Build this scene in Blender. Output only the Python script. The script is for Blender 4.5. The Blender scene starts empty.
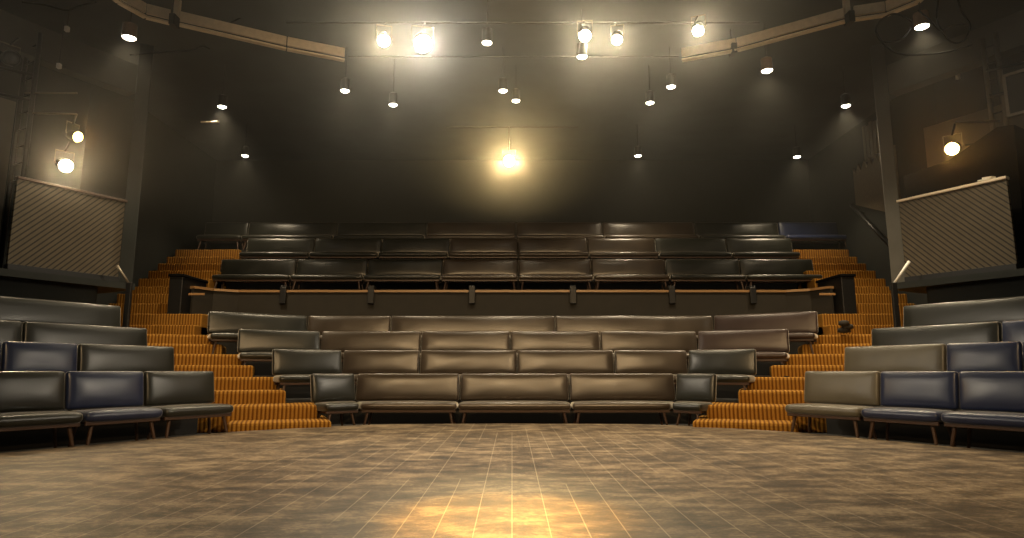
import bpy, bmesh, math, random
from mathutils import Vector, Matrix, noise
random.seed(7)
S = bpy.context.scene
C = S.collection
PI = math.pi

# ------------------------------------------------------------------ camera
H, F, PITCH = 0.85, 648.0, math.radians(8.95)
cd = bpy.data.cameras.new('camera'); cam = bpy.data.objects.new('camera', cd); C.objects.link(cam)
cam.location = (0, 0, H); cam.rotation_euler = (PI/2 + PITCH, 0, 0)
cd.sensor_width = 36; cd.lens = F/1024*36; cd.clip_end = 200; cd.clip_start = 0.05
S.camera = cam

def P(x, y, d):
    """world point seen at photo pixel (x, y) standing d metres into the hall"""
    v = 269 - y
    yy = F*math.cos(PITCH) - v*math.sin(PITCH); zz = F*math.sin(PITCH) + v*math.cos(PITCH)
    return Vector(((x-512)/yy*d, d, H + zz/yy*d))

# ------------------------------------------------------------------ materials
def mat(name, col, rough=0.6, metal=0.0, bump=0.0, scale=20.0, var=0.0, spec=0.5, coat=0.0, rvar=0.0, stretch=(1,1,1), detail=5):
    m = bpy.data.materials.new(name); m.use_nodes = True
    nt = m.node_tree; b = nt.nodes['Principled BSDF']
    b.inputs['Base Color'].default_value = (*col, 1); b.inputs['Roughness'].default_value = rough
    b.inputs['Metallic'].default_value = metal; b.inputs['Specular IOR Level'].default_value = spec
    if coat: b.inputs['Coat Weight'].default_value = coat; b.inputs['Coat Roughness'].default_value = 0.25
    tc = nt.nodes.new('ShaderNodeTexCoord'); mp = nt.nodes.new('ShaderNodeMapping'); mp.inputs['Scale'].default_value = stretch
    nt.links.new(tc.outputs['Object'], mp.inputs['Vector'])
    no = nt.nodes.new('ShaderNodeTexNoise'); no.inputs['Scale'].default_value = scale; no.inputs['Detail'].default_value = detail
    nt.links.new(mp.outputs[0], no.inputs['Vector'])
    if var:
        mx = nt.nodes.new('ShaderNodeMix'); mx.data_type = 'RGBA'
        mx.inputs['A'].default_value = (*[c*(1-var) for c in col], 1); mx.inputs['B'].default_value = (*[min(1, c*(1+var)) for c in col], 1)
        nt.links.new(no.outputs['Fac'], mx.inputs['Factor']); nt.links.new(mx.outputs['Result'], b.inputs['Base Color'])
    if rvar:
        mr = nt.nodes.new('ShaderNodeMapRange'); mr.inputs['From Min'].default_value = 0.3; mr.inputs['From Max'].default_value = 0.7
        mr.inputs['To Min'].default_value = rough-rvar; mr.inputs['To Max'].default_value = rough+rvar
        nt.links.new(no.outputs['Fac'], mr.inputs['Value']); nt.links.new(mr.outputs[0], b.inputs['Roughness'])
    if bump:
        bp = nt.nodes.new('ShaderNodeBump'); bp.inputs['Strength'].default_value = bump; bp.inputs['Distance'].default_value = 0.02
        nt.links.new(no.outputs['Fac'], bp.inputs['Height']); nt.links.new(bp.outputs[0], b.inputs['Normal'])
    return m

def emit(name, col, strength):
    m = bpy.data.materials.new(name); m.use_nodes = True
    nt = m.node_tree; nt.nodes.clear()
    o = nt.nodes.new('ShaderNodeOutputMaterial'); e = nt.nodes.new('ShaderNodeEmission')
    e.inputs[0].default_value = (*col, 1); e.inputs[1].default_value = strength
    nt.links.new(e.outputs[0], o.inputs[0]); return m

LE = {
 'brown':  mat('worn_brown_leather', (0.030, 0.020, 0.011), 0.31, bump=0.02, detail=1, scale=3, var=0.35, rvar=0.03, spec=0.7),
 'black':  mat('black_green_leather', (0.011, 0.012, 0.009), 0.32, bump=0.02, detail=1, scale=3, var=0.3, rvar=0.03, spec=0.55),
 'navy':   mat('navy_leather', (0.012, 0.020, 0.060), 0.32, bump=0.02, detail=1, scale=3, var=0.3, rvar=0.03, spec=0.55),
 'grey':   mat('worn_grey_leather', (0.085, 0.076, 0.054), 0.36, bump=0.03, detail=1, scale=3, var=0.4, rvar=0.03, spec=0.55),
 'maroon': mat('dark_maroon_leather', (0.024, 0.012, 0.009), 0.34, bump=0.02, detail=1, scale=3, var=0.3, rvar=0.03, spec=0.5),
}
for m_ in LE.values():
    b_ = m_.node_tree.nodes['Principled BSDF']; b_.inputs['Sheen Weight'].default_value = 0.9; b_.inputs['Sheen Roughness'].default_value = 0.3; b_.inputs['Sheen Tint'].default_value = (1, 0.95, 0.85, 1)
WOOD = mat('dark_stained_wood', (0.050, 0.024, 0.012), 0.45, bump=0.1, scale=9, var=0.4, stretch=(1, 6, 6))
LEDGE = mat('varnished_wood', (0.30, 0.17, 0.07), 0.4, scale=8, var=0.3, stretch=(1, 8, 8))
BLACKM = mat('black_metal', (0.012, 0.012, 0.012), 0.45, metal=0.3, scale=30, var=0.3)
GREYM = mat('grey_pipe_metal', (0.20, 0.17, 0.13), 0.5, metal=0.4, scale=15, var=0.25)
PALE = mat('pale_painted_metal', (0.66, 0.56, 0.42), 0.55, scale=12, var=0.2)
HOUSING = mat('bronze_housing', (0.22, 0.15, 0.10), 0.4, metal=0.4, scale=20, var=0.2)
WHITE = mat('white_paint', (0.75, 0.73, 0.68), 0.5, scale=20, var=0.05)
TIER = mat('dark_tier_paint', (0.007, 0.006, 0.005), 0.7, scale=5, var=0.4)
FASCIA = mat('dark_olive_fascia', (0.015, 0.0115, 0.006), 0.8, scale=4, var=0.3, bump=0.05)
WALL = mat('dark_wall_paint', (0.009, 0.0118, 0.0105), 0.8, scale=2.5, var=0.4, bump=0.05)
CEIL = mat('dark_ceiling_paint', (0.046, 0.058, 0.062), 0.85, scale=1.5, var=0.3)
GPANEL = mat('taupe_wall_board', (0.12, 0.10, 0.072), 0.8, scale=3, var=0.15)
BULK = mat('grey_bulkhead_paint', (0.075, 0.072, 0.062), 0.75, scale=3, var=0.2)
CLOTH = mat('black_cloth', (0.003, 0.003, 0.003), 0.95, spec=0.1, scale=12, var=0.3, bump=0.2)
CABLE = mat('black_cable', (0.003, 0.003, 0.004), 0.9, spec=0.1)
PAPER = mat('white_paper', (0.7, 0.66, 0.55), 0.8, scale=10, var=0.05)

def plank_mat(name, c1, c2, pitch, ang, rough=0.65):
    """slatted boards running at an angle across a face (object x, z)"""
    m = bpy.data.materials.new(name); m.use_nodes = True; nt = m.node_tree; b = nt.nodes['Principled BSDF']
    tc = nt.nodes.new('ShaderNodeTexCoord'); sp = nt.nodes.new('ShaderNodeSeparateXYZ'); nt.links.new(tc.outputs['Object'], sp.inputs[0])
    def mth(op, a, bb=None):
        n = nt.nodes.new('ShaderNodeMath'); n.operation = op
        for i, q in enumerate((a, bb)):
            if q is None: continue
            if isinstance(q, (int, float)): n.inputs[i].default_value = q
            else: nt.links.new(q, n.inputs[i])
        return n.outputs[0]
    u = mth('ADD', mth('MULTIPLY', sp.outputs['X'], math.sin(ang)), mth('MULTIPLY', sp.outputs['Z'], math.cos(ang)))
    fr = mth('FRACT', mth('DIVIDE', u, pitch))
    gap = mth('GREATER_THAN', fr, 0.30)
    no = nt.nodes.new('ShaderNodeTexNoise'); no.inputs['Scale'].default_value = 6; nt.links.new(tc.outputs['Object'], no.inputs['Vector'])
    cm = nt.nodes.new('ShaderNodeMix'); cm.data_type = 'RGBA'; cm.inputs['A'].default_value = (*c1, 1); cm.inputs['B'].default_value = (*c2, 1)
    nt.links.new(no.outputs['Fac'], cm.inputs['Factor'])
    m2 = nt.nodes.new('ShaderNodeMix'); m2.data_type = 'RGBA'; m2.inputs['A'].default_value = (0.012, 0.009, 0.005, 1)
    nt.links.new(gap, m2.inputs['Factor']); nt.links.new(cm.outputs['Result'], m2.inputs['B'])
    nt.links.new(m2.outputs['Result'], b.inputs['Base Color']); b.inputs['Roughness'].default_value = rough
    bp = nt.nodes.new('ShaderNodeBump'); bp.inputs['Strength'].default_value = 0.8; bp.inputs['Distance'].default_value = 0.02
    nt.links.new(gap, bp.inputs['Height']); nt.links.new(bp.outputs[0], b.inputs['Normal'])
    return m
SLATR = plank_mat('diagonal_slats_falling', (0.060, 0.046, 0.026), (0.10, 0.078, 0.046), 0.075, math.radians(46))
SLATL = plank_mat('diagonal_slats_rising', (0.060, 0.046, 0.026), (0.10, 0.078, 0.046), 0.075, math.radians(-46))
SLATW = mat('side_wall_slats', (0.13, 0.10, 0.06), 0.7, scale=9, var=0.5, stretch=(1, 5, 1.2))

def floor_mat():
    m = bpy.data.materials.new('stage_boards'); m.use_nodes = True; nt = m.node_tree; b = nt.nodes['Principled BSDF']
    tc = nt.nodes.new('ShaderNodeTexCoord'); L = nt.links
    def noise_(scale, st, detail=6, rough=0.6):
        mp = nt.nodes.new('ShaderNodeMapping'); mp.inputs['Scale'].default_value = st; L.new(tc.outputs['Object'], mp.inputs['Vector'])
        n = nt.nodes.new('ShaderNodeTexNoise'); n.inputs['Scale'].default_value = scale; n.inputs['Detail'].default_value = detail; n.inputs['Roughness'].default_value = rough
        L.new(mp.outputs[0], n.inputs['Vector']); return n.outputs['Fac']
    def mth(op, *a):
        n = nt.nodes.new('ShaderNodeMath'); n.operation = op
        for i, q in enumerate(a):
            if isinstance(q, (int, float)): n.inputs[i].default_value = q
            else: L.new(q, n.inputs[i])
        return n.outputs[0]
    def ramp(v, stops):
        r = nt.nodes.new('ShaderNodeValToRGB'); L.new(v, r.inputs[0]); e = r.color_ramp.elements
        e[0].position, e[0].color = stops[0][0], (*stops[0][1], 1); e[1].position, e[1].color = stops[-1][0], (*stops[-1][1], 1)
        for p, c in stops[1:-1]:
            q = e.new(p); q.color = (*c, 1)
        return r.outputs[0]
    def mixc(f, a, c):
        n = nt.nodes.new('ShaderNodeMix'); n.data_type = 'RGBA'
        for k, q in (('Factor', f), ('A', a), ('B', c)):
            if isinstance(q, (int, float)): n.inputs[k].default_value = q
            elif isinstance(q, tuple): n.inputs[k].default_value = (*q, 1)
            else: L.new(q, n.inputs[k])
        return n.outputs['Result']
    sp = nt.nodes.new('ShaderNodeSeparateXYZ'); L.new(tc.outputs['Object'], sp.inputs[0])
    streak = noise_(2.6, (1.0, 1.7, 1), 8, 0.68); blotch = noise_(0.8, (1, 1.2, 1), 4); fine = noise_(22, (1.0, 1.6, 1), 8, 0.85)
    s = mth('ADD', mth('MULTIPLY', streak, 0.40), mth('ADD', mth('MULTIPLY', blotch, 0.15), mth('MULTIPLY', fine, 0.45)))
    col = ramp(s, [(0.42, (0.013, 0.009, 0.005)), (0.495, (0.082, 0.058, 0.034)), (0.565, (0.28, 0.215, 0.135))])
    # pale board joints running up the stage, worn away in places
    pitch = 0.205
    fx = mth('FRACT', mth('ADD', mth('DIVIDE', sp.outputs['X'], pitch), 50.0))
    dist = mth('MULTIPLY', mth('MINIMUM', fx, mth('SUBTRACT', 1.0, fx)), pitch)
    line = mth('LESS_THAN', dist, mth('ADD', 0.0005, mth('MULTIPLY', fine, 0.0050)))
    brk = noise_(1.0, (9.7, 0.22, 1), 2); keep = mth('GREATER_THAN', brk, 0.45)
    joint = mth('MULTIPLY', line, keep)
    col = mixc(mth('MULTIPLY', joint, mth('MULTIPLY', streak, 1.3)), col, (0.42, 0.35, 0.24))
    # two cross joints and chalky scuffs
    fy = mth('FRACT', mth('DIVIDE', mth('ADD', sp.outputs['Y'], 0.75), 2.44)); yl = mth('LESS_THAN', mth('ABSOLUTE', mth('SUBTRACT', fy, 0.5)), 0.004)
    ky = mth('GREATER_THAN', noise_(0.8, (0.6, 2, 1), 2), 0.58)
    col = mixc(mth('MULTIPLY', mth('MULTIPLY', yl, ky), 0.6), col, (0.34, 0.27, 0.17))
    sc = noise_(3.0, (1.0, 2.0, 1), 3, 0.8); scf = ramp(sc, [(0.68, (0, 0, 0)), (0.74, (1, 1, 1))])
    col = mixc(mth('MULTIPLY', scf, 0.5), col, (0.52, 0.44, 0.30))
    L.new(col, b.inputs['Base Color'])
    mr = nt.nodes.new('ShaderNodeMapRange'); mr.inputs['From Min'].default_value = 0.3; mr.inputs['From Max'].default_value = 0.7
    mr.inputs['To Min'].default_value = 0.36; mr.inputs['To Max'].default_value = 0.6
    L.new(fine, mr.inputs['Value']); L.new(mr.outputs[0], b.inputs['Roughness'])
    bp = nt.nodes.new('ShaderNodeBump'); bp.inputs['Strength'].default_value = 0.35; bp.inputs['Distance'].default_value = 0.012
    L.new(s, bp.inputs['Height']); L.new(bp.outputs[0], b.inputs['Normal'])
    b.inputs['Specular IOR Level'].default_value = 0.32
    return m
FLOORM = floor_mat()

def carpet_mat():
    m = bpy.data.materials.new('orange_ribbed_carpet'); m.use_nodes = True; nt = m.node_tree; b = nt.nodes['Principled BSDF']; L = nt.links
    tc = nt.nodes.new('ShaderNodeTexCoord'); sp = nt.nodes.new('ShaderNodeSeparateXYZ'); L.new(tc.outputs['Object'], sp.inputs[0])
    def mth(op, a, bb=None):
        n = nt.nodes.new('ShaderNodeMath'); n.operation = op
        for i, q in enumerate((a, bb)):
            if q is None: continue
            if isinstance(q, (int, float)): n.inputs[i].default_value = q
            else: L.new(q, n.inputs[i])
        return n.outputs[0]
    w = mth('ADD', mth('MULTIPLY', mth('SINE', mth('MULTIPLY', sp.outputs['X'], 2*PI/0.062)), 0.5), 0.5)
    r = nt.nodes.new('ShaderNodeValToRGB'); L.new(w, r.inputs[0]); e = r.color_ramp.elements
    e[0].position, e[0].color = 0.10, (0.17, 0.066, 0.010, 1); e[1].position, e[1].color = 0.75, (0.42, 0.21, 0.036, 1)
    no = nt.nodes.new('ShaderNodeTexNoise'); no.inputs['Scale'].default_value = 60; L.new(tc.outputs['Object'], no.inputs['Vector'])
    mx = nt.nodes.new('ShaderNodeMix'); mx.data_type = 'RGBA'; mx.blend_type = 'MULTIPLY'; mx.inputs['Factor'].default_value = 0.5
    L.new(r.outputs[0], mx.inputs['A']); L.new(no.outputs['Fac'], mx.inputs['B']); L.new(mx.outputs['Result'], b.inputs['Base Color'])
    b.inputs['Roughness'].default_value = 0.95; b.inputs['Specular IOR Level'].default_value = 0.1
    bp = nt.nodes.new('ShaderNodeBump'); bp.inputs['Strength'].default_value = 0.6; bp.inputs['Distance'].default_value = 0.01
    L.new(w, bp.inputs['Height']); L.new(bp.outputs[0], b.inputs['Normal'])
    return m
CARPET = carpet_mat()

# ------------------------------------------------------------------ mesh helpers
def obj(name, bm, m, parent=None, smooth=False):
    bmesh.ops.recalc_face_normals(bm, faces=bm.faces)
    me = bpy.data.meshes.new(name); bm.to_mesh(me); bm.free()
    if smooth:
        for p in me.polygons: p.use_smooth = True
    me.materials.append(m)
    o = bpy.data.objects.new(name, me); C.objects.link(o)
    if parent: o.parent = parent
    return o

def tag(o, label, cat, group=None, kind=None):
    o['label'] = label; o['category'] = cat
    if group: o['group'] = group
    if kind: o['kind'] = kind
    return o

def thing(name, label, cat, loc=(0, 0, 0), rz=0, group=None):
    o = bpy.data.objects.new(name, None); C.objects.link(o); o.location = loc; o.rotation_euler = (0, 0, rz); o.empty_display_size = 0.1
    return tag(o, label, cat, group)

def struct(name, bm, m):
    o = obj(name, bm, m); o['kind'] = 'structure'; return o

def add_box(bm, c, s, rot=None, bev=0.0):
    r = bmesh.ops.create_cube(bm, size=1.0); vs = r['verts']
    for v in vs: v.co = Vector((v.co.x*s[0], v.co.y*s[1], v.co.z*s[2]))
    if bev:
        es = list({e for v in vs for e in v.link_edges})
        rr = bmesh.ops.bevel(bm, geom=es, offset=bev, segments=2, profile=0.5, affect='EDGES')
        vs = list({v for f in rr['faces'] for v in f.verts} | {v for v in vs if v.is_valid})
    for v in vs:
        if rot is not None: v.co = rot @ v.co
        v.co += Vector(c)
    return bm

def add_prism(bm, poly, z0, z1):
    n = len(poly)
    a = [bm.verts.new((x, y, z0)) for x, y in poly]; b = [bm.verts.new((x, y, z1)) for x, y in poly]
    bm.faces.new(a[::-1]); bm.faces.new(b)
    for i in range(n): bm.faces.new((a[i], a[(i+1) % n], b[(i+1) % n], b[i]))
    return bm

def add_bar(bm, p, q, r0, r1=None, n=10):
    p, q = Vector(p), Vector(q); r1 = r0 if r1 is None else r1
    d = (q-p); z = d.normalized(); x = z.orthogonal().normalized(); y = z.cross(x)
    A, B = [], []
    for i in range(n):
        a = 2*PI*i/n; o = x*math.cos(a) + y*math.sin(a)
        A.append(bm.verts.new(p+o*r0)); B.append(bm.verts.new(q+o*r1))
    for i in range(n): bm.faces.new((A[i], A[(i+1) % n], B[(i+1) % n], B[i]))
    bm.faces.new(A[::-1]); bm.faces.new(B)
    return bm

def add_tube(bm, pts, r, n=8):
    pts = [Vector(p) for p in pts]; rings = []
    ref = Vector((0, 0, 1))
    for i, p in enumerate(pts):
        t = (pts[min(i+1, len(pts)-1)] - pts[max(i-1, 0)]).normalized()
        x = t.cross(ref)
        if x.length < 0.05: x = t.cross(Vector((1, 0, 0)))
        x.normalize(); y = t.cross(x)
        rings.append([bm.verts.new(p + (x*math.cos(2*PI*k/n) + y*math.sin(2*PI*k/n))*r) for k in range(n)])
    for a, b in zip(rings, rings[1:]):
        for k in range(n): bm.faces.new((a[k], a[(k+1) % n], b[(k+1) % n], b[k]))
    bm.faces.new(rings[0][::-1]); bm.faces.new(rings[-1])
    return bm

def add_lathe(bm, prof, n=20, axis='Z', M=None):
    """prof: list of (radius, height)"""
    rings = []
    for r, z in prof:
        rings.append([bm.verts.new((r*math.cos(2*PI*k/n), r*math.sin(2*PI*k/n), z)) for k in range(n)])
    for a, b in zip(rings, rings[1:]):
        for k in range(n): bm.faces.new((a[k], a[(k+1) % n], b[(k+1) % n], b[k]))
    bm.faces.new(rings[0][::-1]); bm.faces.new(rings[-1])
    if M is not None:
        for ring in rings:
            for v in ring: v.co = M @ v.co
    return bm

def smooth_pts(pts, k=8):
    pts = [Vector(p) for p in pts]; out = []
    for i in range(len(pts)-1):
        p0, p1, p2, p3 = pts[max(i-1, 0)], pts[i], pts[i+1], pts[min(i+2, len(pts)-1)]
        for j in range(k):
            t = j/k
            out.append(0.5*((2*p1) + (p2-p0)*t + (2*p0-5*p1+4*p2-p3)*t*t + (3*p1-p0-3*p2+p3)*t**3))
    out.append(pts[-1]); return out

def cushion(sx, sy, sz, r, puff=0.02, axis=2, seed=0, warp=None, nx=14, nn=6, dents=0.006):
    """rounded upholstered pad centred on the origin, bulging along one axis; warp(co) reshapes it"""
    bm = bmesh.new(); dims = Vector((sx, sy, sz))/2
    cnt = [nx if d*2 > 0.6 else nn for d in dims]
    cache = {}
    def vert(p):
        k = (round(p.x, 5), round(p.y, 5), round(p.z, 5))
        if k in cache: return cache[k]
        inner = Vector((max(-dims[i]+r, min(dims[i]-r, p[i])) for i in range(3)))
        d = p - inner
        q = inner + d.normalized()*r if d.length > 1e-9 else p.copy()
        u = [q[i]/dims[i] for i in range(3)]
        o = [i for i in range(3) if i != axis]
        w = max(0, 1-abs(u[o[0]])**4)*max(0, 1-abs(u[o[1]])**3)
        q[axis] += (1 if q[axis] > 0 else -1)*puff*w
        q[axis] += dents*w*noise.noise(Vector((q.x*3+seed*7.3, q.y*5, q.z*5+seed)))
        if warp: q = warp(q)
        cache[k] = bm.verts.new(q); return cache[k]
    def coords(i):
        n = cnt[i]; e = dims[i]
        base = [-e, -e+r*0.35, -e+r] + [(-e+r) + (2*e-2*r)*j/n for j in range(1, n)] + [e-r, e-r*0.35, e]
        return base
    for ax in range(3):
        o = [i for i in range(3) if i != ax]; A, B = coords(o[0]), coords(o[1])
        for s in (-1, 1):
            for i in range(len(A)-1):
                for j in range(len(B)-1):
                    quad = []
                    for a, b in ((A[i], B[j]), (A[i+1], B[j]), (A[i+1], B[j+1]), (A[i], B[j+1])):
                        p = Vector((0, 0, 0)); p[ax] = s*dims[ax]; p[o[0]] = a; p[o[1]] = b
                        quad.append(vert(p))
                    if len(set(quad)) >= 3:
                        try: bm.faces.new(list(dict.fromkeys(quad)))
                        except ValueError: pass
    return bm

# ------------------------------------------------------------------ benches
COL = {'brown': 'worn brown', 'black': 'black', 'navy': 'navy blue', 'grey': 'worn grey', 'maroon': 'dark maroon'}
seed = [0]
SEAT_D = 0.50
def bench(p0, p1, top, floor, leather, label, group, insetL=0.0, insetR=0.0, seat_leather=None, legs=True, gap=0.012, name='theatre_bench'):
    """p0 -> p1: foot of the backrest line (plan), seen left to right from the stage; seat towards the stage"""
    seed[0] += 1; sd = seed[0]
    p0, p1 = Vector(p0), Vector(p1); w = (p1-p0).length - gap*2; mid = (p0+p1)/2; a = math.atan2(p1.y-p0.y, p1.x-p0.x)
    root = thing(name, label, 'bench', (mid.x, mid.y, floor), a, group)
    m = LE[leather]; ms = LE[seat_leather or leather]
    zt = top-floor; zs = zt-0.48                       # local: back at y = 0, seat front at y = -0.5
    # seat pad, tapered where the row turns a corner
    def taper(q):
        f = min(1, max(0, (0.23-q.y)/0.46))
        l, r = -w/2 + insetL*f, w/2 - insetR*f
        t = (q.x + w/2)/w
        return Vector((l + (r-l)*t, q.y, q.z - 0.02*(0.23-q.y)/0.46*0 ))
    bm = cushion(w, 0.47, 0.115, 0.052, 0.022, 2, sd, taper)
    o = obj('seat', bm, ms, root, True); o.location = (0, -0.265, zs-0.055)
    bh = 0.47
    bm = cushion(w, 0.10, bh, 0.038, 0.026, 1, sd+100, None)
    o = obj('backrest', bm, m, root, True); o.location = (0, 0.03, zs+0.01+bh/2); o.rotation_euler = (math.radians(-9), 0, 0)
    # timber rails under the seat
    bm = bmesh.new()
    l, r = -w/2 + insetL*0.9 + 0.02, w/2 - insetR*0.9 - 0.02
    add_box(bm, ((l+r)/2, -0.44, zs-0.135), (r-l, 0.03, 0.045), bev=0.004)
    add_box(bm, (0, -0.06, zs-0.135), (w-0.06, 0.03, 0.045), bev=0.004)
    for x in (l*0.82+0.0, r*0.82): add_box(bm, (x, -0.25, zs-0.13), (0.04, 0.40, 0.035))
    obj('frame_rail', bm, WOOD, root)
    if legs:
        for x, s in ((l+0.10, -1), (r-0.10, 1)):
            for y, t in ((-0.40, -0.05), (-0.08, 0.03)):
                bm = bmesh.new(); add_bar(bm, (x, y, zs-0.12), (x+s*0.06, y+t, 0.0), 0.024, 0.018, 8)
                obj('leg', bm, WOOD, root)
    return root

ORD = ['first', 'second', 'third', 'fourth', 'fifth', 'sixth', 'seventh', 'eighth']

def central_row(D, top, floor, joints, angs, cols, rowname, group, Yp):
    """joints: photo columns of the joints, outer to outer; end benches turned towards the stage by angs"""
    r = [(x-512)/Yp for x in joints]
    X = [q*D for q in r]; n = len(r)-1
    pts = [None]*(n+1)
    for i in range(1, n): pts[i] = Vector((X[i], D))
    aL, aR = map(math.radians, angs)
    L = (X[1]-r[0]*D)/(math.cos(aL) - r[0]*math.sin(aL)); pts[0] = Vector((X[1]-L*math.cos(aL), D-L*math.sin(aL)))
    R = (r[n]*D-X[n-1])/(math.cos(aR) + r[n]*math.sin(aR)); pts[n] = Vector((X[n-1]+R*math.cos(aR), D-R*math.sin(aR)))
    for i in range(n):
        iL = iR = 0.0
        if aL > 0 and i == 0: iR = SEAT_D*math.tan(aL/2)
        if aL > 0 and i == 1: iL = SEAT_D*math.tan(aL/2)
        if aR > 0 and i == n-2: iR = SEAT_D*math.tan(aR/2)
        if aR > 0 and i == n-1: iL = SEAT_D*math.tan(aR/2)
        c = cols[i]
        if i == 0: lab = f'{COL[c]} leather bench at left aisle end of {rowname}'
        elif i == n-1: lab = f'{COL[c]} leather bench at right aisle end of {rowname}'
        else: lab = f'{COL[c]} leather bench, {ORD[i]} from left aisle in {rowname}'
        bench(pts[i], pts[i+1], top, floor, c, lab, group, iL, iR)
    return pts

def offset_poly(pts, dist):
    """shift an open polyline towards the stage by dist"""
    out = []
    for i, p in enumerate(pts):
        ds = []
        if i > 0: ds.append((pts[i]-pts[i-1]).normalized())
        if i < len(pts)-1: ds.append((pts[i+1]-pts[i]).normalized())
        ns = [Vector((d.y, -d.x)) for d in ds]
        nn = sum(ns, Vector((0, 0))).normalized(); out.append(p + nn*dist/max(0.3, nn.dot(ns[0])))
    return out

ROWS = [
 (11.40, 0.81, -0.08, [312, 356, 460, 569, 675, 715], (45, 45), ['black', 'brown', 'brown', 'brown', 'black'], 'the central front row', 'benches in the central front row', 657),
 (12.45, 1.247, 0.337, [273, 343, 420, 517, 614, 687, 755.5], (35, 35), ['black', 'brown', 'brown', 'brown', 'brown', 'black'], 'the central second row', 'benches in the central second row', 652),
 (13.50, 1.672, 0.762, [238, 321, 421, 510, 600, 697, 789], (28, 28), ['black', 'brown', 'brown', 'brown', 'brown', 'maroon'], 'the central third row', 'benches in the central third row', 650),
 (14.55, 2.083, 1.173, [208, 308, 391, 555, 713, 817.5], (33, 33), ['black', 'brown', 'brown', 'brown', 'maroon'], 'the row just below the fascia', 'benches in the central fourth row', 647),
]
tops = []
for D, top, fl, jt, an, co, rn, gr, Yp in ROWS:
    pts = central_row(D, top, fl, jt, an, co, rn, gr, Yp); tops.append((pts, fl))
for k, (pts, fl) in enumerate(tops[1:]):
    fr = offset_poly(pts, 0.66 if k else 0.60)
    poly = [(p.x, p.y) for p in fr] + [(pts[-1].x+0.02, pts[-1].y+0.1), (pts[-1].x+0.02, 15.55), (pts[0].x-0.02, 15.55), (pts[0].x-0.02, pts[0].y+0.1)]
    bm = bmesh.new(); add_prism(bm, poly, -0.1, fl); o = struct('floor_tier', bm, TIER)

UP = [
 (16.45, 3.70, 2.79, [221, 297, 368, 443, 518, 591, 665, 739, 813], ['black']*2 + ['black', 'brown', 'brown', 'brown', 'black', 'black'], 'the row just above the fascia', 'benches in the lowest upper row', 638.4),
 (17.30, 4.43, 3.52, [247, 315, 382, 450, 518, 587, 655, 726, 792], ['black', 'black', 'black', 'brown', 'brown', 'brown', 'black', 'black'], 'the middle upper row', 'benches in the middle upper row', 635.3),
 (18.15, 5.07, 4.16, [205, 249, 338, 427, 516, 602, 694, 778, 840], ['black', 'black', 'black', 'brown', 'brown', 'brown', 'black', 'navy'], 'the topmost row by the back wall', 'benches in the topmost row', 632.8),
]
for D, top, fl, jt, co, rn, gr, Yp in UP:
    central_row(D, top, fl, jt, (0, 0), co, rn, gr, Yp)
for z, d0, xw in ((2.79, 15.62, 7.5), (3.52, 16.75, 7.45), (4.16, 17.58, 9.2)):
    bm = bmesh.new(); add_box(bm, (0, (d0+19.6)/2, z/2-0.05), (2*xw, 19.6-d0, z+0.1)); struct('floor_tier', bm, TIER)

# side blocks: rows square to a line turned 30 degrees from the hall axis
U_N, U_T = (0.868, 0.498), (-0.498, 0.868)           # (outward, along) for the right-hand block; mirrored on the left
def side(n, t, s):                                   # s = +1 right, -1 left
    return Vector((s*(U_N[0]*n + U_T[0]*t), U_N[1]*n + U_T[1]*t))
SB = [
 (8.67, 0.85, -0.08, [6.23, 5.21, 4.24, 3.27, 2.30, 1.33]),
 (9.72, 1.23, 0.32, [6.25, 4.87, 3.97, 2.75, 1.6]),
 (10.77, 1.565, 0.655, [6.42, 4.62, 3.0, 1.6]),
 (11.82, 2.005, 1.095, [6.53, 4.35, 2.3]),
]
SCOL = {-1: [['black', 'navy', 'black', 'navy', 'black'], ['black', 'navy', 'navy', 'black'], ['black', 'black', 'black'], ['black', 'black']],
        1: [['grey', 'navy', 'navy', 'navy', 'navy'], ['grey', 'navy', 'navy', 'black'], ['black', 'navy', 'navy'], ['black', 'navy']]}
RN = ['front row', 'second row', 'third row', 'back row']
for s, sn in ((-1, 'left'), (1, 'right')):
    for k, (n, top, fl, ts) in enumerate(SB):
        ts = [ts[0] + (0.13 if s > 0 and k < 3 else 0.04)] + ts[1:]
        for i in range(len(ts)-1):
            a, b = side(n, ts[i], s), side(n, ts[i+1], s)
            p0, p1 = (b, a) if s < 0 else (a, b)
            c = SCOL[s][k][i]
            lab = f'{COL[c]} leather bench at stair end of the {sn} block\'s {RN[k]}' if i == 0 else f'{COL[c]} leather bench, {ORD[i]} from stairs in the {sn} block\'s {RN[k]}'
            bench(p0, p1, top, fl, c, lab, f'benches in the {sn} side block', gap=0.01)
    for k, (n, top, fl, ts) in enumerate(SB):
        if k == 0: continue
        q = [side(n-0.62, ts[0]+0.08, s), side(12.55, ts[0]+0.08, s), side(12.55, 0.8, s), side(n-0.62, 0.8, s)]
        bm = bmesh.new(); add_prism(bm, [(p.x, p.y) for p in q], -0.1, fl); struct('floor_tier', bm, TIER)

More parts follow.
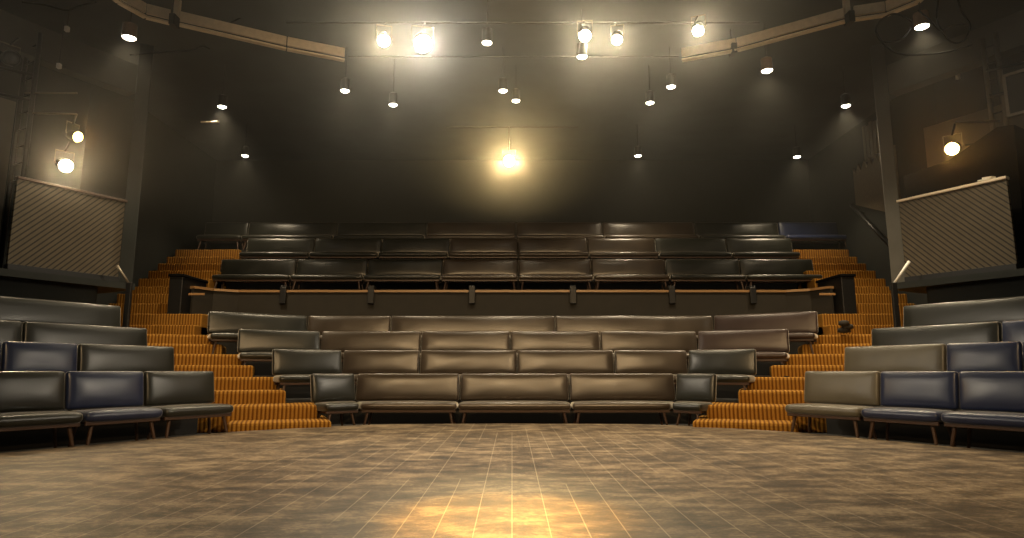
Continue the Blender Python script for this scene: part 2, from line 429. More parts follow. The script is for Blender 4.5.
# ------------------------------------------------------------------ stage and hall shell
bm = bmesh.new()
e1 = side(8.13, 6.2, 1); e0 = side(8.13, -5.0, 1)
half = [(2.0, 10.80), (2.86, 10.36), (e1.x, e1.y), (e0.x, e0.y)]
poly = [(0, 10.93)] + half + [(-x, y) for x, y in half[::-1]]
add_prism(bm, poly, -0.079, 0.0); struct('floor', bm, FLOORM)
bm = bmesh.new(); add_box(bm, (0, 9, -0.14), (34, 24, 0.12)); struct('floor_auditorium', bm, TIER)
bm = bmesh.new(); add_box(bm, (0, 9, 7.5), (34, 24, 0.2)); struct('ceiling', bm, CEIL)
bm = bmesh.new(); add_box(bm, (0, 19.7, 3.7), (19, 0.2, 7.6)); struct('wall_back', bm, WALL)
for s, sn in ((-1, 'left'), (1, 'right')):
    bm = bmesh.new(); add_box(bm, (s*9.4, 16.55, 3.7), (0.2, 6.3, 7.6)); struct('wall_'+sn, bm, WALL)
    bm = bmesh.new(); q = [side(14.6, 7.0, s), side(14.8, 7.0, s), side(14.8, -6, s), side(14.6, -6, s)]
    add_prism(bm, [(p.x, p.y) for p in q], -0.1, 7.4); struct('wall_gallery_'+sn, bm, WALL)
    bm = bmesh.new(); q = [side(12.75, 6.6, s), side(14.6, 6.6, s), side(14.6, -2, s), side(12.75, -2, s)]
    add_prism(bm, [(p.x, p.y) for p in q], -0.1, 2.40)
    q = [side(12.5, 7.15, s), side(14.6, 7.15, s), side(14.6, -2, s), side(12.5, -2, s)]
    add_prism(bm, [(p.x, p.y) for p in q], 2.40, 2.52); struct('wall_under_gallery_'+sn, bm, WALL)
    # bulkhead high above the gallery
    bm = bmesh.new(); q = [side(13.6, 7.4, s), side(13.9, 7.4, s), side(13.9, -2, s), side(13.6, -2, s)]
    add_prism(bm, [(p.x, p.y) for p in q], 6.75, 7.4); struct('trim_'+('1' if s < 0 else '2'), bm, BULK)
    # corner column
    bm = bmesh.new(); pc = side(12.62, 7.02, s); add_box(bm, (pc.x, pc.y, 4.96), (0.24, 0.24, 4.88), Matrix.Rotation(-s*math.radians(30), 4, 'Z'), bev=0.01)
    o = struct('trim_'+('3' if s < 0 else '4'), bm, WALL if s < 0 else BULK)

def frame_at(n, t, s, z=0):
    p = side(n, t, s); return (p.x, p.y, z), (math.radians(-60) if s > 0 else math.radians(60))
# local x runs along the gallery (left to right seen from the stage), local -y faces the stage
def to_local(t0, t1): return t1-t0

for s, sn in ((-1, 'left'), (1, 'right')):
    t0, t1 = (5.05, 6.88); tm = (t0+t1)/2
    loc, rz = frame_at(12.62, tm, s, 2.52)
    g = thing('gallery_front', f'diagonal slatted timber gallery front above the {sn} side block', 'gallery front', loc, rz)
    w = t1-t0
    bm = bmesh.new(); add_box(bm, (0, 0, 0.83), (w, 0.06, 1.46), bev=0.006); obj('slat_panel', bm, SLATR if s > 0 else SLATL, g)
    bm = bmesh.new(); add_box(bm, (0, 0.0, 1.585), (w+0.02, 0.14, 0.05), bev=0.01); obj('top_rail', bm, PALE if s > 0 else WOOD, g)
    bm = bmesh.new(); add_box(bm, (0, 0.02, 0.04), (w, 0.16, 0.12), bev=0.006); obj('bottom_beam', bm, BLACKM, g)
    # rest of the gallery towards the stage: dark recess and second front
    t0, t1 = (0.6, 4.75); loc, rz = frame_at(12.75, (t0+t1)/2, s, 2.52)
    g = thing('gallery_front', f'plain dark gallery front beside the slatted one on the {sn}', 'gallery front', loc, rz)
    bm = bmesh.new(); add_box(bm, (0, 0, 0.75), (t1-t0, 0.06, 1.46), bev=0.006); obj('panel', bm, WALL, g)
    bm = bmesh.new(); add_box(bm, (0, 0, 1.5), (t1-t0, 0.10, 0.05)); obj('top_rail', bm, WOOD, g)
    # pale board on the gallery back wall
    loc, rz = frame_at(14.55, 5.9 if s > 0 else 4.3, s, 3.1)
    bm = bmesh.new(); add_box(bm, (0, 0, 1.5), (2.7, 0.05, 3.0), bev=0.01)
    o = obj('wall_board', bm, GPANEL); o.location = loc; o.rotation_euler = (0, 0, rz)
    tag(o, f'taupe wall board on the gallery back wall behind the {sn} lantern', 'wall board')

# saw-toothed slatted panel on the right upper side wall, and the boards and rail near it
bm = bmesh.new(); prof = [(15.0, 4.5), (16.9, 5.25), (16.9, 6.25)]; N = 7
for i in range(N):
    d = 16.9-1.9*(i+0.5)/N; z = 6.30-0.06*i/N
    prof += [(d+0.02, z-0.22), (16.9-1.9*(i+1)/N, z)]
prof.append((15.0, 6.15))
a = [bm.verts.new((0.0, d-16, z-5)) for d, z in prof]; b = [bm.verts.new((0.05, d-16, z-5)) for d, z in prof]
bm.faces.new(a); bm.faces.new(b[::-1])
for i in range(len(prof)): bm.faces.new((a[i], a[(i+1) % len(prof)], b[(i+1) % len(prof)], b[i]))
o = obj('acoustic_panel', bm, SLATW); o.location = (9.22, 16, 5); tag(o, 'saw-toothed slatted panel high on the side wall behind the right corner column', 'wall panel')
bm = bmesh.new()
for i in range(4): add_box(bm, (0, i*0.16, 0), (0.05, 0.12, 0.85+0.12*(i % 2)), bev=0.006)
o = obj('timber_board', bm, GPANEL); o.location = (9.24, 15.75, 6.72); tag(o, 'small group of upright pale boards above the saw-toothed panel', 'boards')
pa, pb = P(845, 205, 16.9), P(886, 246, 15.3); pb.x = 9.1; pa.x = 9.1
r = thing('wall_handrail', 'dark sloping handrail on the side wall by the right upper stairs', 'handrail', (9.1, 16.0, 4.0))
bm = bmesh.new(); add_bar(bm, pa-r.location, pb-r.location, 0.05); obj('rail', bm, BLACKM, r, True)
for f in (0.15, 0.85):
    q = pa.lerp(pb, f)-r.location; bm = bmesh.new(); add_bar(bm, q, q+Vector((0.19, 0, -0.05)), 0.018, n=6); obj('bracket', bm, BLACKM, r)

# ------------------------------------------------------------------ upper tier fascia
fx, fd = 6.75, 15.55
fpoly = [(-7.35, 14.75), (-7.1, 15.25), (-6.6, fd), (6.6, fd), (7.1, 15.25), (7.35, 14.75)]
fas = thing('tier_fascia', 'long dark fascia with varnished wooden nosing between fourth and upper rows', 'fascia', (0, fd, 1.1))
def strip(pl, y_in, y_out, z0, z1):
    bm = bmesh.new(); V = [Vector(p) for p in pl]; A = offset_poly(V, y_in); B = offset_poly(V, y_out); q = [(p.x, p.y-fd) for p in A] + [(p.x, p.y-fd) for p in B[::-1]]
    # split into quads so that the bend stays convex
    n = len(V)
    for i in range(n-1):
        add_prism(bm, [(A[i].x, A[i].y-fd), (A[i+1].x, A[i+1].y-fd), (B[i+1].x, B[i+1].y-fd), (B[i].x, B[i].y-fd)], z0-1.1, z1-1.1)
    return bm
obj('panel', strip(fpoly, 0.0, 0.06, 1.1, 2.72), FASCIA, fas)
obj('nosing', strip(fpoly, -0.10, 0.10, 2.72, 2.775), LEDGE, fas)
for x in (283, 371, 472, 573, 672, 753):
    p = P(x, 296, fd-0.1); bm = bmesh.new()
    add_box(bm, (p.x, -0.10, 1.54), (0.15, 0.09, 0.40), bev=0.012); add_box(bm, (p.x, 0.03, 1.735), (0.15, 0.26, 0.09), bev=0.01)
    obj('bracket', bm, BLACKM, fas)
for s, sn in ((-1, 'left'), (1, 'right')):
    b = thing('end_panel', f'black boxed end of the upper seating beside the {sn} stairs', 'end panel', (s*7.55, 15.0, 0.9))
    bm = bmesh.new(); add_box(bm, (0, 0, 1.0), (0.30, 1.15, 2.1), bev=0.015); obj('panel', bm, BLACKM, b)
    bm = bmesh.new(); add_box(bm, (0, 0, 2.08), (0.36, 1.2, 0.06), bev=0.01); obj('cap', bm, CLOTH, b)
    bm = bmesh.new(); add_box(bm, (-s*0.45, -0.50, 1.66), (0.36, 0.03, 0.05), bev=0.005); obj('trim_strip', bm, LEDGE, b)
bm = bmesh.new()
for i in range(3):
    add_lathe(bm, [(0.02, 0), (0.13-0.012*i, 0.02), (0.12-0.012*i, 0.10), (0.03, 0.12)], 10, M=Matrix.Translation((0.05*math.sin(i*2.1), 0.05*math.cos(i*1.7), 0.07*i)))
o = obj('cloth_bundle', bm, FASCIA, None, True); o.location = (6.85, 13.35, 1.62)
tag(o, 'dark olive bundle lying at the foot of the black end panel by the stairs', 'bundle')

# ------------------------------------------------------------------ carpeted stairs
def make_stairs(s, sn):
    root = thing('carpeted_staircase', f'orange ribbed carpet staircase climbing the {sn} aisle', 'stairs', (s*2.77, 10.2, -0.08), 0, 'carpeted aisle stairs')
    inner = [2.77, 3.14, 3.84, 4.18, 4.82, 5.25, 5.87, 6.34]
    a = math.radians(20)
    for k in range(1, 9):
        d = 10.2+0.5*(k-1); z = 0.215*k-0.12; xi = inner[k-1]
        t = -0.498*xi+0.868*d
        ln = (t-6.33)/0.765
        if xi+ln*math.cos(a) > 9.2: ln = (9.2-xi)/math.cos(a)
        bm = bmesh.new(); dep = 1.35 if k < 8 else 1.0
        h = z+0.08 if k < 4 else 0.6
        # local x runs outward along the nosing, y up the stairs
        add_box(bm, (ln/2, dep/2, -h/2), (ln, dep, h), bev=0.045)
        o = obj('step', bm, CARPET, root)
        o.location = (s*xi-s*2.77, d-10.2, z+0.08); o.rotation_euler = (0, 0, -a if s > 0 else a)
        if s < 0: o.scale = (-1, 1, 1)
    dk = [14.1, 14.4, 14.7, 15.0, 15.4, 15.8, 16.2, 16.6, 17.0, 17.4]
    for j, d in enumerate(dk):
        z = [1.84, 2.11, 2.37, 2.63, 2.85, 3.10, 3.36, 3.61, 3.86, 4.13][j]
        x0, x1 = (7.45, 9.2); 
        if j < 2: x0 = 6.9
        bm = bmesh.new(); dep = 0.8 if j < 9 else 0.18
        add_box(bm, ((x1-x0)/2, dep/2, -0.3), (x1-x0, dep, 0.6), bev=0.022)
        o = obj('step', bm, CARPET, root); o.location = (s*x0-s*2.77, d-10.2, z+0.08)
        if s < 0: o.scale = (-1, 1, 1)
    return root
make_stairs(-1, 'left'); make_stairs(1, 'right')

for s, sn in ((-1, 'left'), (1, 'right')):
    p = P(895, 300, 11.9) if s > 0 else P(128, 300, 11.9)
    r = thing('handrail_post', f'black handrail post with a pale slanted grip beside the {sn} stairs', 'handrail', (p.x, p.y, 1.27))
    bm = bmesh.new(); add_box(bm, (0, 0, 0.6), (0.10, 0.06, 1.2), bev=0.01); obj('post', bm, BLACKM, r)
    bm = bmesh.new(); add_bar(bm, (0, 0, 1.17), (0.27 if s > 0 else -0.20, -0.1, 1.58 if s > 0 else 1.5), 0.020, 0.026); obj('grip', bm, WHITE if s > 0 else GREYM, r, True)
    bm = bmesh.new(); add_box(bm, (0, 0, 0.02), (0.2, 0.16, 0.04)); obj('base', bm, BLACKM, r)

# ------------------------------------------------------------------ overhead rail and pipes
def rail_run(pts, name, label):
    root = thing(name, label, 'lighting rail', pts[0])
    o0 = Vector(pts[0]); V = [Vector(p) for p in pts]
    for nm, m, w, h, dz, off in (('channel', PALE, 0.05, 0.18, 0.01, 0), ('lower_lip', PALE, 0.10, 0.04, -0.16, -0.02)):
        bm = bmesh.new()
        for a, b in zip(V, V[1:]):
            d = (b-a); ang = math.atan2(d.y, d.x); M = Matrix.Rotation(ang, 4, 'Z')
            c = (a+b)/2-o0 + Vector((0, 0, dz)) + M @ Vector((0, off, 0)); add_box(bm, c, (d.length-0.02, w, h), M, bev=0.008)
        obj(nm, bm, m, root)
    return root
ZR = 7.06
rail_run([(-6.6, 8.0, ZR), (-6.55, 9.95, ZR), (-6.36, 10.42, ZR), (-6.03, 10.62, ZR)], 'lighting_rail', 'pale bent metal rail hung near the left gallery, outer length')
rail_run([(-5.90, 10.66, ZR), (-4.3, 11.55, ZR), (-3.3, 12.0, ZR)], 'lighting_rail', 'pale angled metal rail hung beyond the left hanger post')

rail_run([(3.35, 12.0, ZR), (4.3, 11.6, ZR), (5.85, 10.55, ZR)], 'lighting_rail', 'pale angled metal rail hung between the centre and right hanger post')
rail_run([(5.97, 10.5, ZR), (6.45, 10.35, ZR), (6.75, 9.95, ZR), (6.8, 8.0, ZR)], 'lighting_rail', 'pale bent metal rail hung near the right gallery, outer length')
for x, y, lab in ((-5.96, 10.62, 'pale hanger post holding the left rail joint to the ceiling'), (5.91, 10.53, 'pale hanger post holding the right rail joint to the ceiling'), (4.25, 11.65, 'thin hanger rod holding the angled right rail beside a starry lantern')):
    r = thing('rail_hanger', lab, 'hanger', (x, y, 6.91), 0, 'rail hangers')
    rr = 0.045 if abs(x) > 5 else 0.015
    bm = bmesh.new(); add_box(bm, (0, 0.06, 0.28), (rr*2, rr*2, 0.55), bev=0.004); obj('rod', bm, PALE if rr > .02 else BLACKM, r)
    bm = bmesh.new(); add_box(bm, (0, 0, 0.04), (0.10, 0.20, 0.20), bev=0.006); obj('bracket', bm, BLACKM, r)
def pipe(a, b, r, label, m=BLACKM, name='lighting_pipe'):
    bm = bmesh.new(); a, b = Vector(a), Vector(b); add_bar(bm, a-a, b-a, r)
    o = obj(name, bm, m, None, True); o.location = a; return tag(o, label, 'pipe')
pipe((-4.2, 11.2, 7.25), (4.6, 11.2, 7.25), 0.02, 'black lighting pipe under the ceiling carrying the five bright lanterns')
pipe((-3.25, 12.03, 7.0), (3.3, 12.03, 7.0), 0.013, 'thin dark straight pipe hung across the hall between the angled rails')
pipe((-1.6, 15.0, 6.7), (1.6, 15.0, 6.7), 0.014, 'short black pipe carrying the lantern above the central upper rows')
pipe(P(201, 122, 13.0), P(219, 122, 13.0), 0.018, 'short pale pipe hanging beside a small downlight near the left', PALE)
pipe(P(25, 93, 11.4), P(77, 93, 11.4), 0.016, 'pale horizontal pipe, upper of two above the left lanterns', GREYM)
pipe(P(28, 113, 11.4), P(77, 114, 11.4), 0.016, 'pale horizontal pipe, lower of two above the left lanterns', GREYM)
pipe(P(955, 122, 11.8), P(1000, 121, 11.3), 0.022, 'dark horizontal pipe above the glowing right gallery lantern')
pipe(P(966, 145, 11.8), P(998, 142, 11.3), 0.022, 'dark horizontal pipe level with the glowing right gallery lantern')

# ------------------------------------------------------------------ lamps
WARM, TUNG, ORANGE = (1.0, 0.80, 0.52), (1.0, 0.72, 0.40), (1.0, 0.46, 0.12)
E_BIG = emit('lantern_glow', (1.0, 0.86, 0.62), 90)
E_ORG = emit('amber_lantern_glow', (1.0, 0.55, 0.16), 40)
E_DOWN = emit('downlight_glow', (1.0, 0.90, 0.72), 22)
def spot(parent, name, power, col, size, blend=0.6, radius=0.10):
    l = bpy.data.lights.new(name, 'SPOT'); l.energy = power; l.color = col; l.spot_size = math.radians(size); l.spot_blend = blend; l.shadow_soft_size = radius
    o = bpy.data.objects.new(name, l); C.objects.link(o); o.parent = parent; return o

def lantern(lens_at, target, hang_to, label, power, col, size, glow, group='stage lanterns', rad=0.12, fade=0.6, name='stage_lantern'):
    """theatre lantern: lens centre at lens_at, pointing at target, hung from the point hang_to above it"""
    L, T = Vector(lens_at), Vector(target); d = (T-L).normalized()
    root = thing(name, label, 'stage light', L, 0, group)
    q = d.to_track_quat('Z', 'Y').to_matrix().to_4x4()          # local z along the beam
    bm = bmesh.new()
    add_lathe(bm, [(rad*0.45, -0.40), (rad*0.8, -0.36), (rad*0.85, -0.22), (rad*0.95, -0.20), (rad*0.98, -0.05), (rad*1.12, -0.045), (rad*1.12, 0.012), (rad*1.0, 0.012), (rad*1.0, -0.012), (rad*0.2, -0.012)], 20, M=q)
    for k in range(4):
        add_lathe(bm, [(rad*0.88, -0.34+k*0.03), (rad*0.92, -0.335+k*0.03), (rad*0.88, -0.33+k*0.03)], 16, M=q)
    obj('body', bm, BLACKM, root, False)
    bm = bmesh.new(); add_lathe(bm, [(rad*0.97, -0.010), (rad*0.9, 0.002), (rad*0.5, 0.012), (rad*0.1, 0.016)], 20, M=q); obj('lens', bm, glow, root, True)
    # yoke and clamp
    side_v = d.cross(Vector((0, 0, 1))).normalized(); back = -d*0.18
    Hh = Vector(hang_to)-L; up = Vector((0, 0, 1))
    topc = back + up*(rad+0.14)
    bm = bmesh.new()
    add_tube(bm, [back+side_v*rad*1.1, back+side_v*rad*1.25+up*0.03, topc+side_v*rad*1.25, topc-side_v*rad*1.25, back-side_v*rad*1.25+up*0.03, back-side_v*rad*1.1], 0.012, 6)
    obj('yoke', bm, GREYM, root)
    bm = bmesh.new(); add_bar(bm, topc, Hh if Hh.length > 0.05 else topc+up*0.2, 0.02); obj('clamp', bm, BLACKM, root)
    if power:
        sp = spot(root, 'beam', power, col, size, fade, rad*0.9); sp.location = d*0.05
        sp.rotation_euler = (-d).to_track_quat('Z', 'Y').to_euler()
    return root

def zc(p, z): return (p.x, p.y, z)
PW = 1.0
p = P(384, 41, 11.0); lantern(p, (-0.6, 4.0, 0), (p.x, 11.2, 7.25), 'blazing warm lantern, outer of the close pair over the left seating', 420*PW, WARM, 75, E_BIG, rad=0.11)
p = P(423, 44, 11.0); lantern(p, (0.2, 3.0, 0), (p.x, 11.2, 7.25), 'brightest white lantern, inner and larger of the pair over the left seating', 750*PW, (1, .88, .70), 80, E_BIG, rad=0.16)
p = P(585, 36, 11.0); lantern(p, (0.5, 3.6, 0), (p.x, 11.2, 7.25), 'blazing warm lantern, higher of the close pair right of centre', 420*PW, WARM, 75, E_BIG, rad=0.11)
p = P(617, 40, 11.0); lantern(p, (0.2, 4.2, 0), (p.x, 11.2, 7.25), 'blazing warm lantern, lower of the close pair right of centre', 360*PW, WARM, 75, E_BIG, rad=0.095)
p = P(698, 31, 11.0); lantern(p, (0.6, 4.4, 0), (p.x, 11.2, 7.25), 'blazing warm lantern alone near the right hanging rail', 420*PW, WARM, 75, E_BIG, rad=0.10)
p = P(509, 161, 15.0); lantern(p, (0, 0.5, 0.9), (p.x, 15.0, 6.7), 'blazing amber lantern low over the middle of the upper rows', 1700*PW, (1.0, 0.70, 0.30), 30, E_BIG, rad=0.13)
p = P(66, 166, 11.7); lantern(p, (0.3, 4.0, 0.3), (p.x-0.05, p.y+0.1, p.z+0.5), 'blazing yellow lantern in front of the left slatted gallery', 300*PW, TUNG, 75, E_BIG, rad=0.12)
p = P(78, 137, 12.0); lantern(p, (3.0, 8.0, 1.0), P(77, 113, 11.4), 'orange lantern above and behind the yellow one on the left', 25*PW, ORANGE, 80, E_ORG, rad=0.10)
p = P(952, 149, 11.8); lantern(p, (1.0, 4.0, 1.0), P(955, 123, 11.8), 'glowing amber lantern in a pale yoke above the right gallery', 45*PW, ORANGE, 90, E_ORG, rad=0.12)
lantern((0.0, 5.2, 6.6), (-0.02, 4.0, 0), (0, 5.2, 7.4), 'added unseen amber lantern over the stage, making the golden floor pool', 9500*PW, (1.0, 0.52, 0.08), 15, E_ORG, rad=0.11, fade=1.0)  # unseen lantern added to make the golden pool on the floor
# unseen lanterns added behind the viewpoint to bring warm sheen to the seating
for x, y, tx, ty, lab in ((-3.6, -0.5, -1.2, 13, 'added unseen wash lantern over the stage, left'), (3.6, -0.5, 1.2, 13, 'added unseen wash lantern over the stage, right'), (0, -1.0, 0, 14, 'added unseen wash lantern over the stage, middle')):
    lantern((x, y, 5.6), (tx, ty, 1.0), (x, y-0.1, 7.4), lab, 1000*PW, (1.0, 0.66, 0.32), 70, E_BIG, rad=0.12)

for s, sn, so in ((-1, 'left', 'right'), (1, 'right', 'left')):  # unseen lanterns added on both sides for highlights on the opposite benches
    lantern((s*9.0, 7.6, 5.4), (-s*5.3, 8.3, 0.7), (s*9.0, 7.7, 7.4), f'added unseen side lantern over the {sn} benches, aimed across at the {so} block', 900*PW, (1, .86, .66), 50, E_BIG, rad=0.12)
DL = [(129, 38, 10.4, 1.5), (222, 107, 13.2, .8), (245, 156, 16.6, .8), (345, 91, 12.4, .8), (393, 105, 12.9, .7), (487, 43, 10.4, .7), (503, 91, 12.4, .7), (516, 101, 13.2, .7), (582, 57, 11.0, .9),
      (650, 103, 13.2, .7), (671, 87, 12.4, .8), (638, 156, 16.6, .8), (767, 71, 11.5, 1.2), (797, 157, 16.6, .9), (846, 106, 13.2, .9), (922, 27, 9.9, 1.4)]
DLAB = ['large copper downlight below the left bent rail', 'small downlight beside the short pale pipe on the left', 'small downlight low on the ceiling over the left upper rows', 'small downlight below the brightest lantern pair, farther left', 'small downlight below the brightest lantern pair, lower one',
        'small star-bright downlight between the two lantern pairs', 'small downlight above its twin near the hall centre line', 'small downlight just below its twin near the hall centre line', 'downlight under the straight pipe below the right pair of lanterns', 'small downlight left of and below another, under the lone right lantern', 'small downlight below the lone right lantern, higher of two',
        'small downlight low over the centre-right upper rows', 'copper cylinder downlight below the angled right rail', 'small downlight with a bracket low over the right upper rows', 'small downlight beside the right corner column', 'large copper cylinder downlight inside the black cable loop']
for (x, y, d, sc), lab in zip(DL, DLAB):
    p = P(x, y, d); r = 0.085*(0.75+0.35*sc)
    root = thing('pendant_downlight', lab, 'downlight', p, 0, 'ceiling downlights')
    bm = bmesh.new(); add_lathe(bm, [(r*0.98, 0.012), (r, 0.0), (r*1.04, 0.0), (r*1.04, 0.24), (r*0.5, 0.27), (0.02, 0.275)], 20); obj('housing', bm, HOUSING if sc > 1 else BLACKM, root, False)
    bm = bmesh.new(); add_lathe(bm, [(r*0.2, -0.022), (r*0.7, -0.016), (r*0.97, 0.004), (r*0.97, 0.010)], 20); obj('lens', bm, E_DOWN, root, True)
    bm = bmesh.new(); add_bar(bm, (0, 0, 0.27), (0, 0, 7.4-p.z), 0.007, n=6); obj('rod', bm, BLACKM, root)
    sp = spot(root, 'beam', (700 if x in (222, 846) else 330)*PW*sc, WARM, 110, 0.7, 0.07); sp.location = (0, 0, -0.04)

# ------------------------------------------------------------------ gallery fittings
for s, sn in ((-1, 'left'), (1, 'right')):
    xs = (992, 1006) if s > 0 else (18, 30)
    root = thing('scaffold_frame', f'dark pipe scaffold standing on the {sn} gallery', 'scaffold', (0, 0, 0)); base = None
    pa, pb = P(xs[0], 120, 11.6), P(xs[1], 120, 11.4)
    root.location = ((pa.x+pb.x)/2, (pa.y+pb.y)/2, 2.55); o0 = root.location
    for q in (pa, pb):
        bm = bmesh.new(); add_bar(bm, (q.x-o0.x, q.y-o0.y, 0), (q.x-o0.x, q.y-o0.y, 4.6), 0.042); obj('upright', bm, GREYM if s > 0 else BLACKM, root, True)
    for k in range(9):
        z = 1.75+k*0.33
        bm = bmesh.new(); add_bar(bm, (pa.x-o0.x, pa.y-o0.y, z), (pb.x-o0.x, pb.y-o0.y, z), 0.016, n=6); obj('rung', bm, BLACKM, root, True)
    for z, l in ((4.25-0.4, 0.6), (3.35, 0.7)):
        bm = bmesh.new(); q = pb if s > 0 else pa
        add_bar(bm, (q.x-o0.x-s*0.25, q.y-o0.y, z), (q.x-o0.x+s*l, q.y-o0.y-0.3, z+0.1), 0.03); obj('arm', bm, BLACKM, root, True)
p = P(1009, 168, 11.2)
lantern(p, p+Vector((-0.7, -0.6, -0.35)), p+Vector((0, 0.1, 0.45)), 'unlit black lantern hanging at the end of the right gallery', 0, WARM, 40, mat('dark_lens', (0.02, 0.02, 0.022), 0.15), group='unlit lanterns', rad=0.14)
p = P(12, 58, 11.0)
lantern(p, p+Vector((0.9, -0.6, -0.25)), p+Vector((0, 0.1, 0.45)), 'unlit black lantern hanging high on the left scaffold', 0, WARM, 40, bpy.data.materials['dark_lens'], group='unlit lanterns', rad=0.13)
# framed panel hanging at the right edge
p = P(1018, 93, 11.0); r = thing('framed_panel', 'dark framed panel hanging beside the right scaffold', 'panel', p, math.radians(-55))
bm = bmesh.new(); add_box(bm, (0.35, 0, 0), (1.0, 0.03, 0.74)); obj('board', bm, WALL, r)
bm = bmesh.new()
for z in (-0.38, 0.38): add_box(bm, (0.35, -0.01, z), (1.08, 0.06, 0.05))
for x in (-0.17, 0.87): add_box(bm, (x, -0.01, 0), (0.05, 0.06, 0.76))
obj('frame', bm, GREYM, r)
# black draped desk on the right gallery
loc, rz = frame_at(13.4, 6.05, 1, 2.53)
r = thing('draped_desk', 'desk under a sloping black cloth on the right gallery', 'desk', loc, rz)
bm = bmesh.new(); pr = [(-0.95, 0.0), (0.95, 0.0), (1.0, 2.62), (0.75, 2.66), (-0.1, 2.28), (-0.95, 2.2)]
a = [bm.verts.new((x, -0.3, z)) for x, z in pr]; b = [bm.verts.new((x, 0.3, z)) for x, z in pr]
bm.faces.new(a); bm.faces.new(b[::-1])
for i in range(len(pr)): bm.faces.new((a[i], a[(i+1) % len(pr)], b[(i+1) % len(pr)], b[i]))
obj('cloth', bm, CLOTH, r)
p = P(972, 190, 11.6); r = thing('tripod_stand', 'small pale tripod stand behind the right gallery rail', 'stand', (p.x+0.12, p.y+0.25, 3.95))
for k in range(3):
    a = k*2.1; bm = bmesh.new(); add_bar(bm, (0, 0, 0.55), (0.14*math.cos(a), 0.14*math.sin(a), 0), 0.014, n=6); obj('leg', bm, PALE, r, True)
bm = bmesh.new(); add_bar(bm, (0, 0, 0.5), (0, 0, 0.66), 0.02, n=8); obj('stem', bm, PALE, r, True)
loc, rz = frame_at(12.62, 5.35, 1, 4.13)
bm = bmesh.new(); add_box(bm, (0, 0, 0.018), (0.26, 0.10, 0.02), Matrix.Rotation(0.2, 4, 'Z')); add_box(bm, (0.03, 0, 0.045), (0.18, 0.09, 0.03), Matrix.Rotation(-0.3, 4, 'Z') @ Matrix.Rotation(0.15, 4, 'Y'))
o = obj('folded_paper', bm, PAPER); o.location = loc; o.rotation_euler = (0, 0, rz); tag(o, 'crumpled pale papers left on the right gallery rail', 'papers')

# cables
def cable(pts, label, r=0.014):
    W = [P(*q) for q in pts]; bm = bmesh.new(); o0 = W[0].copy(); add_tube(bm, smooth_pts([w-o0 for w in W]), r, 6)
    o = obj('hanging_cable', bm, CABLE, None, True); o.location = o0; return tag(o, label, 'cable', 'loose cables under the ceiling')
cable([(912, 22, 9.9), (905, 17, 9.7), (893, 14, 9.5), (881, 20, 9.4), (876, 30, 9.4), (880, 40, 9.5), (890, 42, 9.6), (903, 38, 9.7), (911, 28, 9.9)], 'round loop of black cable beside the large right downlight')
cable([(876, 32, 9.3), (884, 44, 9.3), (897, 53, 9.3), (915, 55, 9.3), (940, 53, 9.4), (955, 50, 9.5), (972, 45, 9.6)], 'long black cable sagging below the large right downlight')
cable([(938, 0, 9.3), (937, 20, 9.3), (943, 32, 9.3), (950, 41, 9.3), (958, 43, 9.3), (966, 38, 9.3), (970, 25, 9.4), (962, 12, 9.5), (958, 0, 9.6)], 'black cable hanging in a deep loop near the right top corner')
cable([(918, 10, 9.3), (930, 20, 9.3), (940, 30, 9.3), (952, 26, 9.5), (965, 24, 9.7)], 'short black cable crossing the deep loop near the right top corner', 0.012)
cable([(22, 2, 9.6), (45, 5, 9.7), (66, 10, 9.8), (80, 6, 9.8), (96, 2, 9.8)], 'black cable drooping under the ceiling near the left top corner')
cable([(130, 55, 10.8), (165, 52, 10.8), (190, 50, 10.8), (203, 46, 10.8), (210, 49, 10.8)], 'thin black cable running below the left angled rail', 0.012)
cable([(222, 28, 11.3), (238, 19, 11.3), (250, 16, 11.3), (262, 17, 11.3), (275, 14, 11.3)], 'thin black cable above the left angled rail', 0.012)
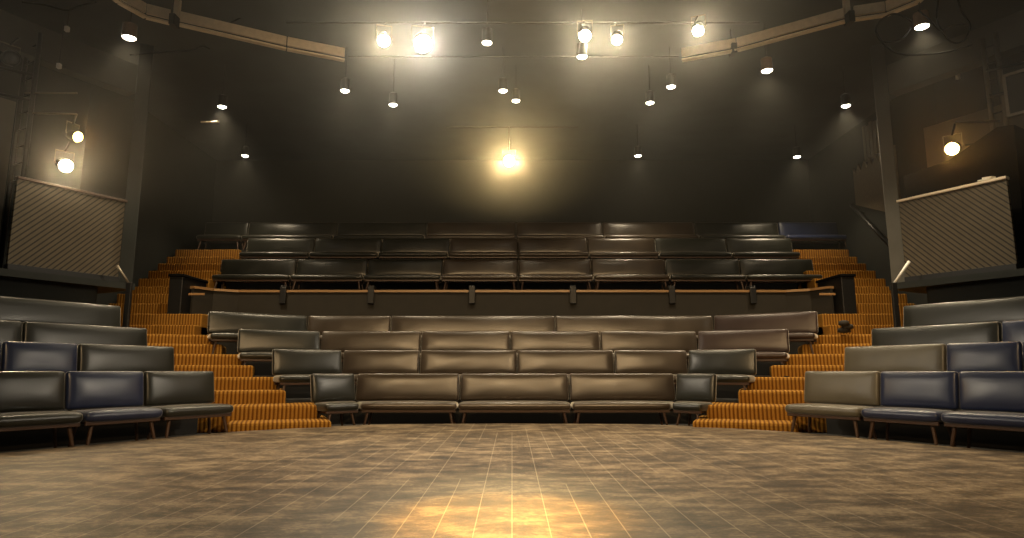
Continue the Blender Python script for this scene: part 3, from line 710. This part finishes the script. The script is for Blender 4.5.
for x, y, d, lab in ((67, 29, 11.0, 'tiny white ceiling sensor, higher of two near the left scaffold'), (59, 66, 11.4, 'tiny white ceiling sensor, lower of two near the left scaffold'), (958, 77, 12.6, 'tiny white box in the dark opening above the right lantern')):
    p = P(x, y, d); r = thing('sensor', lab, 'sensor', p, 0, 'small white sensors')
    bm = bmesh.new(); add_box(bm, (0, 0, 0), (0.07, 0.07, 0.10), bev=0.012); obj('case', bm, WHITE, r)
    bm = bmesh.new(); add_bar(bm, (0, 0, 0.04), (0, 0, 7.4-p.z), 0.007, n=6); obj('rod', bm, BLACKM, r)

# ------------------------------------------------------------------ haze and world
bm = bmesh.new()  # haze volume added for a glow around the lamps, in place of lens flare
hp = [(9.25, 19.5), (9.25, 12.9)] + [tuple(side(14.5, t, 1)) for t in (6.6, -4.5)]
hp = [(hp[0][0], hp[0][1]), (hp[1][0], hp[1][1]), hp[2], hp[3]]
add_prism(bm, hp + [(-x, y) for x, y in hp[::-1]], 3.3, 7.38)
hz = obj('haze', bm, bpy.data.materials.new('lamp_glow_haze')); tag(hz, 'thin haze added under the ceiling to give the lanterns a glow', 'haze', kind='stuff')
m = hz.data.materials[0]; m.use_nodes = True; nt = m.node_tree; nt.nodes.clear()
o = nt.nodes.new('ShaderNodeOutputMaterial'); v = nt.nodes.new('ShaderNodeVolumeScatter')
v.inputs['Color'].default_value = (1.0, 0.98, 0.92, 1); v.inputs['Density'].default_value = 0.0042; v.inputs['Anisotropy'].default_value = 0.85
v2 = nt.nodes.new('ShaderNodeVolumeScatter'); v2.inputs['Color'].default_value = (0.92, 1.0, 0.95, 1); v2.inputs['Density'].default_value = 0.0014; v2.inputs['Anisotropy'].default_value = 0.0
ad = nt.nodes.new('ShaderNodeAddShader'); nt.links.new(v.outputs[0], ad.inputs[0]); nt.links.new(v2.outputs[0], ad.inputs[1])
nt.links.new(ad.outputs[0], o.inputs['Volume'])

w = bpy.data.worlds.new('world'); S.world = w; w.use_nodes = True
w.node_tree.nodes['Background'].inputs[0].default_value = (0.6, 0.65, 0.7, 1); w.node_tree.nodes['Background'].inputs[1].default_value = 0.05

S.view_settings.view_transform = 'Standard'; S.view_settings.look = 'None'; S.view_settings.gamma = 1; S.view_settings.exposure = 0.18
S.view_settings.use_curve_mapping = False
S.cycles.use_denoising = True
S.cycles.max_bounces = 8; S.cycles.volume_bounces = 0; S.cycles.sample_clamp_indirect = 4
